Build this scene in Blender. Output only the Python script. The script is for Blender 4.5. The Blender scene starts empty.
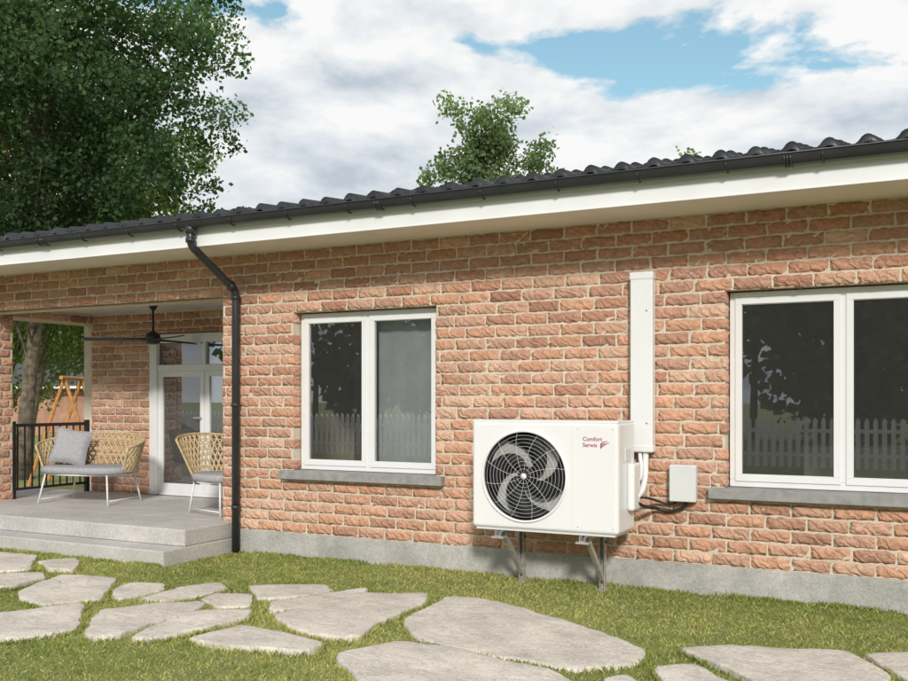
import bpy, bmesh, math, random
import numpy as np
from mathutils import Vector, Matrix
random.seed(4); rng=np.random.default_rng(4)
scene=bpy.context.scene
COL=bpy.context.collection
# ---------------------------------------------------------------- helpers
def link(o,parent=None):
    COL.objects.link(o)
    if parent: o.parent=parent
    return o
def empty(name,loc=(0,0,0),rotz=0):
    e=bpy.data.objects.new(name,None); e.location=loc; e.rotation_euler=(0,0,rotz); return link(e)
def mesh_obj(name,verts,faces,mat=None,parent=None,smooth=False,cols=None):
    me=bpy.data.meshes.new(name); me.from_pydata([tuple(v) for v in verts],[],faces); me.update()
    if mat: me.materials.append(mat)
    if smooth: me.polygons.foreach_set('use_smooth',[True]*len(me.polygons))
    if cols is not None:
        a=me.color_attributes.new('Col','FLOAT_COLOR','POINT'); a.data.foreach_set('color',np.asarray(cols,dtype=np.float32).ravel())
    return link(bpy.data.objects.new(name,me),parent)
def fast_mesh(name,V,k,mat,parent=None,cols=None,smooth=False):
    n=len(V)//k; me=bpy.data.meshes.new(name)
    me.vertices.add(len(V)); me.vertices.foreach_set('co',np.ascontiguousarray(V,dtype=np.float32).ravel())
    me.loops.add(n*k); me.loops.foreach_set('vertex_index',np.arange(n*k,dtype=np.int32))
    me.polygons.add(n); me.polygons.foreach_set('loop_start',np.arange(0,n*k,k,dtype=np.int32))
    me.update(calc_edges=True); me.materials.append(mat)
    if cols is not None:
        a=me.color_attributes.new('Col','FLOAT_COLOR','POINT'); a.data.foreach_set('color',np.ascontiguousarray(cols,dtype=np.float32).ravel())
    return link(bpy.data.objects.new(name,me),parent)
BF=[(0,3,2,1),(4,5,6,7),(0,1,5,4),(1,2,6,5),(2,3,7,6),(3,0,4,7)]
def box(name,a,b,mat,parent=None,bev=0.0,seg=2):
    x0,y0,z0=a;x1,y1,z1=b
    v=[(x0,y0,z0),(x1,y0,z0),(x1,y1,z0),(x0,y1,z0),(x0,y0,z1),(x1,y0,z1),(x1,y1,z1),(x0,y1,z1)]
    o=mesh_obj(name,v,BF,mat,parent)
    if bev>0:
        m=o.modifiers.new('b','BEVEL'); m.width=bev; m.segments=seg; m.limit_method='ANGLE'
    return o
class Acc:
    def __init__(s): s.v=[];s.f=[]
    def box(s,a,b):
        n=len(s.v);x0,y0,z0=a;x1,y1,z1=b
        s.v+=[(x0,y0,z0),(x1,y0,z0),(x1,y1,z0),(x0,y1,z0),(x0,y0,z1),(x1,y0,z1),(x1,y1,z1),(x0,y1,z1)]
        s.f+=[tuple(i+n for i in f) for f in BF]
    def tube(s,pts,r,k=6,closed=False,r2=None,caps=True):
        pts=[Vector(p) for p in pts]; n=len(pts); base=len(s.v); up=None
        for i,p in enumerate(pts):
            if closed: d=pts[(i+1)%n]-pts[i-1]
            else: d=pts[min(i+1,n-1)]-pts[max(i-1,0)]
            if d.length<1e-9: d=Vector((0,0,1))
            d.normalize()
            if up is None:
                up=Vector((0,0,1)) if abs(d.z)<.9 else Vector((1,0,0))
            a=up-d*up.dot(d)
            if a.length<1e-4: a=d.orthogonal()
            a.normalize(); up=a; b=d.cross(a)
            if isinstance(r,(list,tuple)): rr=r[i]
            else: rr=r if r2 is None else r+(r2-r)*i/(n-1)
            for j in range(k):
                t=2*math.pi*j/k; s.v.append(tuple(p+a*math.cos(t)*rr+b*math.sin(t)*rr))
        m=n if closed else n-1
        for i in range(m):
            for j in range(k):
                i2=(i+1)%n
                s.f.append((base+i*k+j,base+i*k+(j+1)%k,base+i2*k+(j+1)%k,base+i2*k+j))
        if not closed and caps:
            s.f.append(tuple(base+j for j in range(k))[::-1]); s.f.append(tuple(base+(n-1)*k+j for j in range(k)))
    def obj(s,name,mat,parent=None,smooth=False): return mesh_obj(name,s.v,s.f,mat,parent,smooth)
def tube(name,pts,r,mat,parent=None,k=12,closed=False,r2=None):
    a=Acc();a.tube(pts,r,k,closed,r2);o=a.obj(name,mat,parent,True)
    return o
def spline(pts,n=8):
    P=[Vector(p) for p in pts];out=[]
    for i in range(len(P)-1):
        p0=P[max(i-1,0)];p1=P[i];p2=P[i+1];p3=P[min(i+2,len(P)-1)]
        for j in range(n):
            t=j/n
            out.append(.5*((2*p1)+(p2-p0)*t+(2*p0-5*p1+4*p2-p3)*t*t+(-p0+3*p1-3*p2+p3)*t**3))
    out.append(P[-1]);return out
# ---------------------------------------------------------------- materials
def newmat(name):
    m=bpy.data.materials.new(name);m.use_nodes=True;nt=m.node_tree
    return m,nt,nt.nodes,nt.links,nt.nodes['Principled BSDF']
def N(nt,t,**kw):
    n=nt.nodes.new(t)
    for k,v in kw.items():
        if k in n.inputs.keys(): n.inputs[k].default_value=v
        else: setattr(n,k,v)
    return n
def ramp(nt,stops):
    r=nt.nodes.new('ShaderNodeValToRGB');e=r.color_ramp.elements
    while len(e)<len(stops): e.new(.5)
    for i,(p,c) in enumerate(stops):
        e[i].position=p; e[i].color=(c,c,c,1) if isinstance(c,(int,float)) else (*c,1)
    return r
def math_(nt,op,a,b=None,c=None,clamp=False):
    m=nt.nodes.new('ShaderNodeMath');m.operation=op;m.use_clamp=clamp
    for i,v in enumerate((a,b,c)):
        if v is None: continue
        if isinstance(v,bpy.types.NodeSocket): nt.links.new(v,m.inputs[i])
        else: m.inputs[i].default_value=v
    return m.outputs[0]
def mixc(nt,fac,a,b,mode='MIX'):
    m=nt.nodes.new('ShaderNodeMix');m.data_type='RGBA';m.blend_type=mode
    for s,v in ((0,fac),(6,a),(7,b)):
        if isinstance(v,bpy.types.NodeSocket): nt.links.new(v,m.inputs[s])
        elif isinstance(v,(int,float)): m.inputs[s].default_value=v if s==0 else (v,v,v,1)
        else: m.inputs[s].default_value=(*v,1)
    return m.outputs[2]
def simple(name,col,rough=.5,metal=0,var=.06,vscale=6,bump=0,bscale=80,spec=.5):
    m,nt,n,l,b=newmat(name)
    tc=N(nt,'ShaderNodeTexCoord');nz=N(nt,'ShaderNodeTexNoise',Scale=vscale,Detail=3)
    l.new(tc.outputs['Object'],nz.inputs['Vector'])
    c2=tuple(max(0,c*(1-var*2)) for c in col)
    r=ramp(nt,[(.3,c2),(.7,tuple(min(1,c*(1+var)) for c in col))]);l.new(nz.outputs[0],r.inputs[0])
    l.new(r.outputs[0],b.inputs['Base Color'])
    b.inputs['Roughness'].default_value=rough;b.inputs['Metallic'].default_value=metal
    b.inputs['Specular IOR Level'].default_value=spec
    if bump:
        nb=N(nt,'ShaderNodeTexNoise',Scale=bscale,Detail=3);l.new(tc.outputs['Object'],nb.inputs['Vector'])
        bp=N(nt,'ShaderNodeBump',Strength=bump,Distance=.01);l.new(nb.outputs[0],bp.inputs['Height']);l.new(bp.outputs[0],b.inputs['Normal'])
    return m
M_white=simple('white_paint',(.74,.74,.73),.35,var=.02)
M_upvc=simple('white_upvc',(.76,.77,.79),.25,var=.01)
M_fascia=simple('fascia_paint',(.81,.82,.85),.45,var=.03,vscale=2)
M_soffit=simple('soffit_paint',(.82,.76,.65),.6,var=.03,vscale=2)
M_dark=simple('dark_metal',(.03,.032,.036),.36,var=.1)
M_black=simple('black_metal',(.015,.015,.017),.4)
M_galv=simple('galvanised_steel',(.50,.48,.45),.45,metal=.4,var=.12,vscale=30)
M_casing=simple('casing_paint',(.78,.785,.795),.3,var=.012,vscale=3)
M_seam=simple('seam_grey',(.40,.41,.42),.5)
M_greybox=simple('light_grey_plastic',(.66,.68,.70),.4,var=.02)
M_cavity=simple('fan_cavity_grey',(.42,.42,.42),.7)
M_blade=simple('fan_blade_dark',(.016,.016,.018),.55,var=.05,spec=.2)
M_cable=simple('black_rubber',(.02,.02,.02),.5)
M_grey_fab=simple('grey_fabric',(.38,.38,.41),.9,var=.08,vscale=40,bump=.3,bscale=300)
M_wicker=simple('wicker',(.60,.46,.27),.6,var=.18,vscale=50)
M_wood=simple('orange_wood',(.60,.27,.08),.5,var=.15,vscale=20)
M_sill=simple('sill_stone',(.31,.305,.30),.75,var=.12,vscale=14,bump=.3,bscale=120)
M_red=simple('crimson_print',(.40,.05,.16),.5)
M_int=simple('interior_wall',(.5,.49,.47),.8)
M_intfl=simple('interior_floor',(.25,.18,.13),.5)
M_curtain=simple('grey_curtain',(.50,.51,.53),.85,var=.05)
M_plaster=simple('porch_ceiling_paint',(.6,.58,.55),.7,var=.04)
M_bark=simple('bark',(.17,.135,.10),.9,var=.35,vscale=9,bump=.8,bscale=25)

def concrete(name,col,sc=3.,cont=.16,bump=.35,pits=False):
    m,nt,n,l,b=newmat(name);tc=N(nt,'ShaderNodeTexCoord')
    a=N(nt,'ShaderNodeTexNoise',Scale=sc,Detail=6,Roughness=.65);l.new(tc.outputs['Object'],a.inputs['Vector'])
    f=N(nt,'ShaderNodeTexNoise',Scale=sc*22,Detail=4,Roughness=.7);l.new(tc.outputs['Object'],f.inputs['Vector'])
    r=ramp(nt,[(.3,tuple(c*(1-cont*1.6) for c in col)),(.7,tuple(c*(1+cont*.7) for c in col))]);l.new(a.outputs[0],r.inputs[0])
    r2=ramp(nt,[(.35,.80),(.65,1.08)]);l.new(f.outputs[0],r2.inputs[0])
    c=mixc(nt,1,r.outputs[0],r2.outputs[0],'MULTIPLY')
    if pits:
        mp=N(nt,'ShaderNodeMapping');mp.inputs['Rotation'].default_value=(0,0,.6);mp.inputs['Scale'].default_value=(1,2.4,1);l.new(tc.outputs['Object'],mp.inputs[0])
        s=N(nt,'ShaderNodeTexNoise',Scale=3.2,Detail=6,Roughness=.66,Distortion=1.2);l.new(mp.outputs[0],s.inputs['Vector'])
        rs=ramp(nt,[(.455,1.0),(.485,.70),(.51,1.03)]);l.new(s.outputs[0],rs.inputs[0]);c=mixc(nt,.5,c,mixc(nt,1,c,rs.outputs[0],'MULTIPLY'))
    l.new(c,b.inputs['Base Color'])
    b.inputs['Roughness'].default_value=.88;b.inputs['Specular IOR Level'].default_value=.3
    bp=N(nt,'ShaderNodeBump',Strength=bump,Distance=.012);l.new(f.outputs[0],bp.inputs['Height'])
    nrm=bp.outputs[0]
    if pits:
        bp2=N(nt,'ShaderNodeBump',Strength=.5,Distance=.015);l.new(rs.outputs[0],bp2.inputs['Height']);l.new(nrm,bp2.inputs['Normal']);nrm=bp2.outputs[0]
    l.new(nrm,b.inputs['Normal']);return m
M_plinth=concrete('plinth_concrete',(.48,.47,.45),2.5,.2)
M_patio=concrete('patio_concrete',(.56,.535,.52),2.0,.12,.25)
M_stone=concrete('flagstone',(.71,.65,.575),2.4,.14,.6,True)
M_mortar=concrete('mortar',(.74,.64,.52),6.0,.12,.6)

def brickmat():
    m,nt,n,l,b=newmat('rustic_brick');tc=N(nt,'ShaderNodeTexCoord')
    at=N(nt,'ShaderNodeVertexColor');at.layer_name='Col'
    mp=N(nt,'ShaderNodeMapping');mp.inputs['Scale'].default_value=(1,1,2.0);l.new(tc.outputs['Object'],mp.inputs[0])
    a=N(nt,'ShaderNodeTexNoise',Scale=11,Detail=5,Roughness=.70,Distortion=1.4);l.new(mp.outputs[0],a.inputs['Vector'])
    r=ramp(nt,[(.28,.68),(.5,1.0),(.72,1.25)]);l.new(a.outputs[0],r.inputs[0])
    c=mixc(nt,1,at.outputs[0],r.outputs[0],'MULTIPLY')
    s=N(nt,'ShaderNodeTexNoise',Scale=24,Detail=5,Roughness=.72);l.new(tc.outputs['Object'],s.inputs['Vector'])
    rs=ramp(nt,[(.55,0.),(.76,.55)]);l.new(s.outputs[0],rs.inputs[0])
    c=mixc(nt,rs.outputs[0],c,(.74,.58,.46))
    rd=ramp(nt,[(.29,.55),(.40,0.)]);l.new(s.outputs[0],rd.inputs[0])
    c=mixc(nt,rd.outputs[0],c,(.24,.13,.09))
    lo=N(nt,'ShaderNodeTexNoise',Scale=.8,Detail=2);l.new(tc.outputs['Object'],lo.inputs['Vector'])
    rl_=ramp(nt,[(.3,.90),(.7,1.06)]);l.new(lo.outputs[0],rl_.inputs[0]);c=mixc(nt,1,c,rl_.outputs[0],'MULTIPLY')
    l.new(c,b.inputs['Base Color']);b.inputs['Roughness'].default_value=.9;b.inputs['Specular IOR Level'].default_value=.2
    w=N(nt,'ShaderNodeTexWave',Scale=6,Distortion=9,Detail=3);w.inputs['Detail Scale'].default_value=2.2
    mp2=N(nt,'ShaderNodeMapping');mp2.inputs['Rotation'].default_value=(0,.9,0);l.new(tc.outputs['Object'],mp2.inputs[0]);l.new(mp2.outputs[0],w.inputs['Vector'])
    b1=N(nt,'ShaderNodeBump',Strength=.6,Distance=.012);l.new(w.outputs[0],b1.inputs['Height'])
    b2=N(nt,'ShaderNodeBump',Strength=.6,Distance=.008);l.new(s.outputs[0],b2.inputs['Height']);l.new(b1.outputs[0],b2.inputs['Normal'])
    l.new(b2.outputs[0],b.inputs['Normal']);return m
M_brick=brickmat()
def leafmat(name,trans=.35,gain=(1.5,1.7,.6)):
    m,nt,n,l,b=newmat(name);n.remove(b);at=N(nt,'ShaderNodeVertexColor');at.layer_name='Col'
    d=N(nt,'ShaderNodeBsdfDiffuse');l.new(at.outputs[0],d.inputs[0])
    t=N(nt,'ShaderNodeBsdfTranslucent');l.new(mixc(nt,1,at.outputs[0],gain,'MULTIPLY'),t.inputs[0])
    mx=N(nt,'ShaderNodeMixShader');mx.inputs[0].default_value=trans
    l.new(d.outputs[0],mx.inputs[1]);l.new(t.outputs[0],mx.inputs[2]);l.new(mx.outputs[0],n['Material Output'].inputs[0]);return m
M_leaf=leafmat('leaves');M_grass=leafmat('grass_blades',.3,(1.2,1.25,.8))
M_tile=simple('glazed_roof_tile',(.018,.020,.024),.40,var=.3,vscale=5)
def glassmat():
    m,nt,n,l,b=newmat('window_glass');n.remove(b)
    t=N(nt,'ShaderNodeBsdfTransparent');t.inputs[0].default_value=(.84,.87,.88,1)
    g=N(nt,'ShaderNodeBsdfGlossy');g.inputs['Roughness'].default_value=.0;g.inputs[0].default_value=(.95,.97,1,1)
    f=N(nt,'ShaderNodeFresnel',IOR=1.5);fa=math_(nt,'MULTIPLY_ADD',f.outputs[0],1.6,.11)
    mx=N(nt,'ShaderNodeMixShader');l.new(fa,mx.inputs[0]);l.new(t.outputs[0],mx.inputs[1]);l.new(g.outputs[0],mx.inputs[2])
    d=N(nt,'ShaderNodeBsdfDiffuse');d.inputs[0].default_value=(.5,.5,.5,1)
    m2=N(nt,'ShaderNodeMixShader');m2.inputs[0].default_value=.05;l.new(mx.outputs[0],m2.inputs[1]);l.new(d.outputs[0],m2.inputs[2])  # thin grey haze put into the glass colour, standing in for paler reflections
    l.new(m2.outputs[0],n['Material Output'].inputs[0]);return m
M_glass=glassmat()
def groundmat():
    m,nt,n,l,b=newmat('lawn_ground');tc=N(nt,'ShaderNodeTexCoord')
    a=N(nt,'ShaderNodeTexNoise',Scale=.9,Detail=5,Roughness=.65);l.new(tc.outputs['Object'],a.inputs['Vector'])
    f=N(nt,'ShaderNodeTexNoise',Scale=40,Detail=4,Roughness=.8);l.new(tc.outputs['Object'],f.inputs['Vector'])
    r=ramp(nt,[(.3,(.20,.23,.065)),(.7,(.34,.34,.12))]);l.new(a.outputs[0],r.inputs[0])
    r2=ramp(nt,[(.3,.55),(.7,1.3)]);l.new(f.outputs[0],r2.inputs[0])
    l.new(mixc(nt,1,r.outputs[0],r2.outputs[0],'MULTIPLY'),b.inputs['Base Color']);b.inputs['Roughness'].default_value=.95
    bp=N(nt,'ShaderNodeBump',Strength=.8,Distance=.03);l.new(f.outputs[0],bp.inputs['Height']);l.new(bp.outputs[0],b.inputs['Normal']);return m
M_ground=groundmat()
# ---------------------------------------------------------------- house
house=empty('brick_house')
BW,BH,GAP=.275,.0885,.0145
def subtract(lo,hi,holes):
    segs=[(lo,hi)]
    for a,b in holes:
        ns=[]
        for s,e in segs:
            if b<=s or a>=e: ns.append((s,e));continue
            if a>s: ns.append((s,a))
            if b<e: ns.append((b,e))
        segs=ns
    return segs
def brick_panel(name,O,U,Nn,u0,u1,z0,z1,openings,depth=.11,mort=.25,tone=0,parent=None):
    O=Vector(O);U=Vector(U);Nn=Vector(Nn);NX,NZ=10,5
    F=[]
    gu,gz=np.meshgrid(np.linspace(0,1,NX),np.linspace(0,1,NZ))
    gu=gu.ravel();gz=gz.ravel()
    ring=[i for i in range(NX)]+[NX*j+NX-1 for j in range(1,NZ)]+[NX*(NZ-1)+i for i in range(NX-2,-1,-1)]+[NX*j for j in range(NZ-2,0,-1)]
    nf=NX*NZ;R=len(ring);base=0;Vs=[];Cs=[]
    ff=[(j*NX+i,j*NX+i+1,(j+1)*NX+i+1,(j+1)*NX+i) for j in range(NZ-1) for i in range(NX-1)]
    k=0;z=z0
    while z<z1-.02:
        zt=min(z+.1,z1);cuts=[z]+sorted(c for o in openings for c in (o[2],o[3]) if z+.02<c<zt-.02)+[zt]
        off=(0 if k%2 else .5)*(BW+GAP)+random.uniform(-.025,.025)
        us=[];u=u0-off
        while u<u1: us.append(u);u+=(BW+GAP)*random.choice([1,1,1,1,.97,1.03])
        us.append(u)
        for za,zb in zip(cuts[:-1],cuts[1:]):
            holes=[(o[0],o[1]) for o in openings if o[2]<(za+zb)/2<o[3]]
            for a,b in subtract(u0,u1,holes):
                for p,q in zip(us[:-1],us[1:]):
                    s=max(p,a);e=min(q,b)
                    if e-s<.035: continue
                    e2=e-GAP if e<b-1e-6 else e; s2=s
                    zz0=za+GAP*.5;zz1=zb-GAP*.5
                    w=e2-s2;h=zz1-zz0
                    ph=rng.uniform(0,6.28,6);fr=rng.uniform(12,42,4)
                    uu=s2+gu*w;vv=zz0+gz*h
                    edge=np.minimum(np.minimum(gu,1-gu)*w,np.minimum(gz,1-gz)*h)
                    bd=edge<1e-5
                    d=.0045*np.sin(uu*fr[0]+vv*fr[1]*2+ph[0])+.003*np.sin(uu*fr[2]*1.8-vv*fr[3]*3+ph[1])+rng.normal(0,.0016,nf)
                    d+=rng.uniform(-.004,.003)+ (gz-.5)*rng.uniform(-.010,.010)
                    d=np.where(bd,.006+rng.uniform(0,.005,nf),d)
                    uu=uu+rng.normal(0,.0028,nf)*bd;vv=vv+rng.normal(0,.0030,nf)*bd
                    fr3=np.stack([uu,vv,d],1)
                    bk=fr3[ring].copy();bk[:,2]=depth
                    Vs.append(np.vstack([fr3,bk]))
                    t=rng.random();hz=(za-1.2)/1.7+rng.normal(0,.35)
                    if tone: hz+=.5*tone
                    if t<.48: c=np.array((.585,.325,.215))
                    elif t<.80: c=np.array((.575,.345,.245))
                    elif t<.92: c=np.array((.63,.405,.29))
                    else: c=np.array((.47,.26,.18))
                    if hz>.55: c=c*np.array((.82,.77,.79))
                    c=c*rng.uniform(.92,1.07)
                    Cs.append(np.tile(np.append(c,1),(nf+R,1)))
                    F+= [tuple(i+base for i in f) for f in ff]
                    for i in range(R):
                        j=(i+1)%R;F.append((base+ring[i],base+nf+i,base+nf+j,base+ring[j]))
                    base+=nf+R
        z+=.1;k+=1
    A=np.vstack(Vs)
    W=np.array(O)[None,:]+A[:,0:1]*np.array(U)+A[:,1:2]*np.array((0,0,1.))+A[:,2:3]*np.array(Nn)
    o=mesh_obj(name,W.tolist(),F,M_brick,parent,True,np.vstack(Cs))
    e=.007;ops=[(a-e,b+e,c-e,d+e) for a,b,c,d in openings]
    xs=sorted(set([u0+e,u1-e]+[v for o_ in ops for v in o_[:2] if u0+e<v<u1-e]))
    zs=sorted(set([z0,z1]+[v for o_ in ops for v in o_[2:] if z0<v<z1]))
    ac=Acc()
    for xa,xb in zip(xs[:-1],xs[1:]):
        for za,zb in zip(zs[:-1],zs[1:]):
            cx=(xa+xb)/2;cz=(za+zb)/2
            if any(o_[0]<cx<o_[1] and o_[2]<cz<o_[3] for o_ in ops): continue
            n=len(ac.v)
            for dd in (.0092,mort):
                for (uu,zz) in ((xa,za),(xb,za),(xb,zb),(xa,zb)): ac.v.append(tuple(O+U*uu+Vector((0,0,zz))+Nn*dd))
            ac.f+=[tuple(i+n for i in f) for f in BF]
    ac.obj(name+'_mortar',M_mortar,parent)
XC=-6.364;PX=-9.95;PB=1.60;FL=.30;EV=2.93
W1=(-5.49,-3.955,.83,2.33);W2=(-1.446,.20,.83,2.33)
brick_panel('front_wall',(0,0,0),(1,0,0),(0,1,0),-10.4,3.6,.23,EV,[W1,W2,(PX,XC,0,2.53)],parent=house)
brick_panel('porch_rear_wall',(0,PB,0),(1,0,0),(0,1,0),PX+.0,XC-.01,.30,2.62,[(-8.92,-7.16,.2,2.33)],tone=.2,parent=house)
brick_panel('porch_pillar_side',(PX,0,0),(0,1,0),(-1,0,0),.115,.42,.30,2.53,[],mort=.40,parent=house)
brick_panel('porch_side_beam',(PX,0,0),(0,1,0),(-1,0,0),.26,PB+.25,2.50,2.62,[],mort=.40,parent=house)
box('beam_underside',(PX-.1,.1,2.515),(XC,.26,2.53-.001),M_mortar,house)
box('porch_ceiling',(-10.35,.262,2.62),(XC-.005,PB+.012,2.66),M_plaster,house)
box('porch_right_wall',(XC+.02,.255,.0),(XC+.2,PB+.5,2.9),M_mortar,house)
box('plinth',(XC,-.012,-.2),(3.62,.24,.229),M_plinth,house,.006)
box('left_side_wall',(-10.38,PB+.27,0),(-10.2,9.4,2.92),M_mortar,house)
box('rear_wall',(-10.4,9.4,0),(3.6,9.6,2.92),M_mortar,house)
box('right_side_wall',(3.42,.26,0),(3.6,9.39,2.92),M_mortar,house)
box('interior_floor',(-10.2,PB+.3,.1),(3.4,9.39,.30),M_intfl,house)
box('interior_floor_front',(XC+.21,.26,.1),(3.4,PB+.295,.30),M_intfl,house)
box('interior_partition',(-10.19,4.6,.302),(3.4,4.7,2.85),M_int,house)
box('room_divider',(-2.7,.26,.303),(-2.6,4.59,2.84),M_int,house)
box('room_ceiling',(XC+.21,.262,2.86),(3.4,9.38,2.90),M_int,house)
box('interior_table',(-1.2,2.6,.303),(.6,3.2,1.05),M_white,house,.02)
OV=-.63
box('soffit',(-11.0,OV+.02,2.932),(4.2,.30,2.955),M_soffit,house)
box('fascia',(-11.0,OV,2.925),(4.2,OV+.019,3.10),M_fascia,house)
box('fascia_trim',(-11.0,OV-.008,2.918),(4.2,OV+.021,2.9245),M_white,house)
g=Acc();prof=[]
for i in range(13):
    a=math.pi*(i/12);prof.append((OV-.065-.055*math.cos(a),3.125-.055*math.sin(a)-.0))
prof=[(OV-.127,3.14)]+[(OV-.120,3.125)]+prof[1:-1]+[(OV-.010,3.135)]
inner=[(y+(.004 if y<OV-.065 else -.004),z+.004) for y,z in prof][::-1]
pp=prof+inner;n=len(pp)
for X in (-11.05,4.25):
    for y,z in pp: g.v.append((X,y,z))
for i in range(n): g.f.append((i,(i+1)%n,n+(i+1)%n,n+i))
g.tube([(-11.05,OV-.127,3.143),(4.25,OV-.127,3.143)],.007,8)
g.obj('gutter',M_dark,house,True)
gb=Acc()
x=-10.6
while x<4:
    pr=[(x,OV-.065-.060*math.cos(math.pi*i/10),3.125-.060*math.sin(math.pi*i/10)) for i in range(11)]
    gb.tube(pr,.006,6);x+=.62
for xx in (-8.05,-4.1,-.9): 
    for dx in (-.02,0,.02):
        gb.tube([(xx+dx,OV-.065-.059*math.cos(math.pi*i/10),3.125-.059*math.sin(math.pi*i/10)) for i in range(11)],.009,6)
gb.obj('gutter_brackets',M_dark,house,True)
def roof():
    pitch=math.tan(math.radians(12.0));y0=OV-.06;z0=3.145;per=.235
    xs=np.arange(-11.1,4.3,per/12);ph=(xs%per)/per
    wave=.050*np.clip(np.sin(ph*2*math.pi),0,1)**.6+.005*np.sin(ph*2*math.pi)
    V=[];F=[];nx=len(xs);rows=[]
    course=.34;nC=16
    for c in range(nC):
        j2=np.repeat(rng.normal(0,.006,len(xs)//12+2),12)[:nx]
        for (s,up) in ((c*course,-.012),(c*course,.032),((c+1)*course+.02,.004)):
            rows.append((s+(j2 if up>-.01 and s==c*course else 0),up+wave*(1 if up>.01 else .8)+j2*.6))
    for s,h in rows:
        yy=y0+s+np.zeros(nx);zz=z0+(yy-y0)*pitch+h
        V+=list(zip(xs.tolist(),yy.tolist(),zz.tolist()))
    for r in range(len(rows)-1):
        if r%3==2: continue
        for i in range(nx-1): F.append((r*nx+i,r*nx+i+1,(r+1)*nx+i+1,(r+1)*nx+i))
    mesh_obj('roof_tiles',V,F,M_tile,house,True)
    yr=y0+nC*course;zr=z0+(yr-y0)*pitch
    mesh_obj('roof_rear_slope',[(-11.1,yr,zr+.02),(4.3,yr,zr+.02),(4.3,10.3,3.1),(-11.1,10.3,3.1)],[(0,1,2,3)],M_tile,house)
    tube('roof_ridge',[(-11.1,yr,zr-.03),(4.3,yr,zr-.03)],.07,M_tile,house)
    mesh_obj('gable_left',[(-10.39,.05,2.93),(-10.39,9.55,2.93),(-10.39,9.55,3.1),(-10.39,yr,zr-.06),(-10.39,.05,3.2)],[(0,1,2,3,4)],M_mortar,house)
    mesh_obj('gable_right',[(3.59,.05,2.93),(3.59,9.55,2.93),(3.59,9.55,3.1),(3.59,yr,zr-.06),(3.59,.05,3.2)],[(0,1,2,3,4)],M_mortar,house)
roof()
def window(nm,x0,x1,z0,z1,y,sill=True,curt=True):
    w=empty(nm);w.parent=house
    f=.055;d=.07
    a=Acc();a.box((x0,y,z0),(x1,y+d,z0+f));a.box((x0,y,z1-f),(x1,y+d,z1));a.box((x0,y,z0+f),(x0+f,y+d,z1-f));a.box((x1-f,y,z0+f),(x1,y+d,z1-f))
    xm=(x0+x1)/2;a.box((xm-.03,y,z0+f),(xm+.03,y+d,z1-f))
    o=a.obj('outer_frame',M_upvc,w);m=o.modifiers.new('b','BEVEL');m.width=.005;m.segments=2
    s=Acc();sf=.05
    gl=Acc()
    for (p,q) in ((x0+f-.012,xm-.03+.012),(xm+.03-.012,x1-f+.012)):
        b0=z0+f-.012;b1=z1-f+.012;yy=y-.010
        s.box((p,yy,b0),(q,yy+.05,b0+sf));s.box((p,yy,b1-sf),(q,yy+.05,b1));s.box((p,yy,b0+sf),(p+sf,yy+.05,b1-sf));s.box((q-sf,yy,b0+sf),(q,yy+.05,b1-sf))
        n=len(gl.v);gl.v+=[(p+sf,yy+.022,b0+sf),(q-sf,yy+.022,b0+sf),(q-sf,yy+.022,b1-sf),(p+sf,yy+.022,b1-sf)];gl.f.append((n,n+1,n+2,n+3))
        gk=.006
        s.box((p+sf,yy+.010,b0+sf),(q-sf,yy+.018,b0+sf+gk));s.box((p+sf,yy+.010,b1-sf-gk),(q-sf,yy+.018,b1-sf))
    o=s.obj('sash_frames',M_upvc,w);m=o.modifiers.new('b','BEVEL');m.width=.006;m.segments=2
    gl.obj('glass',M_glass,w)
    if sill:
        box('sill',(x0-.125,-.075,z0-.085),(x1+.10,y+.03,z0-.004),M_sill,w,.006)
    if curt:
        V=[];F=[];xs=np.linspace(xm+.02,x1+.05,120)
        for zz in (z0-.1,z1+.1):
            for xx in xs: V.append((xx,y+.16+.004*math.sin(xx*31)+.003*math.sin(xx*13),zz))
        for i in range(119): F.append((i,i+1,120+i+1,120+i))
        mesh_obj('roller_blind',V,F,M_curtain,w,True)
    return w
window('window',W1[0]+.006,W1[1]-.006,W1[2]+.004,W1[3]-.004,.115)
window('window.001',W2[0]+.006,W2[1]-.006,W2[2]+.004,W2[3]-.004,.115,curt=False)
door=empty('patio_door');door.parent=house
y=PB+.06;x0,x1,z0,z1=-8.915,-7.165,.305,2.325
a=Acc()
a.box((x0,y-.07,z0),(x0+.12,y+.05,z1));a.box((x1-.12,y-.07,z0),(x1,y+.05,z1));a.box((x0+.12,y-.07,z1-.11),(x1-.12,y+.05,z1));a.box((x0+.12,y-.05,1.86),(x1-.12,y+.05,1.94))
a.box((x0+.12,y-.05,z0),(x1-.12,y+.05,z0+.04))
xm=(x0+x1)/2;a.box((xm-.025,y-.05,1.94),(xm+.025,y+.05,z1-.11))
for p,q in ((x0+.12,xm-.003),(xm+.003,x1-.12)):
    a.box((p,y-.035,z0+.04),(p+.07,y+.015,1.86));a.box((q-.07,y-.035,z0+.04),(q,y+.015,1.86));a.box((p+.07,y-.035,z0+.04),(q-.07,y+.015,z0+.15));a.box((p+.07,y-.035,1.79),(q-.07,y+.015,1.86))
o=a.obj('door_frames',M_upvc,door);m=o.modifiers.new('b','BEVEL');m.width=.005
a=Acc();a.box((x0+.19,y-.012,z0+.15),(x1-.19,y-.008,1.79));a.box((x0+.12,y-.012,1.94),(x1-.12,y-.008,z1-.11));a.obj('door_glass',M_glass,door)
a=Acc();a.tube([(xm-.04,y-.04,1.28),(xm-.04,y-.085,1.28),(xm-.13,y-.085,1.28)],.009,8);a.obj('door_handle',M_galv,door)
V=[];F=[];xs=np.linspace(x0+.1,x0+.45,60)
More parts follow.
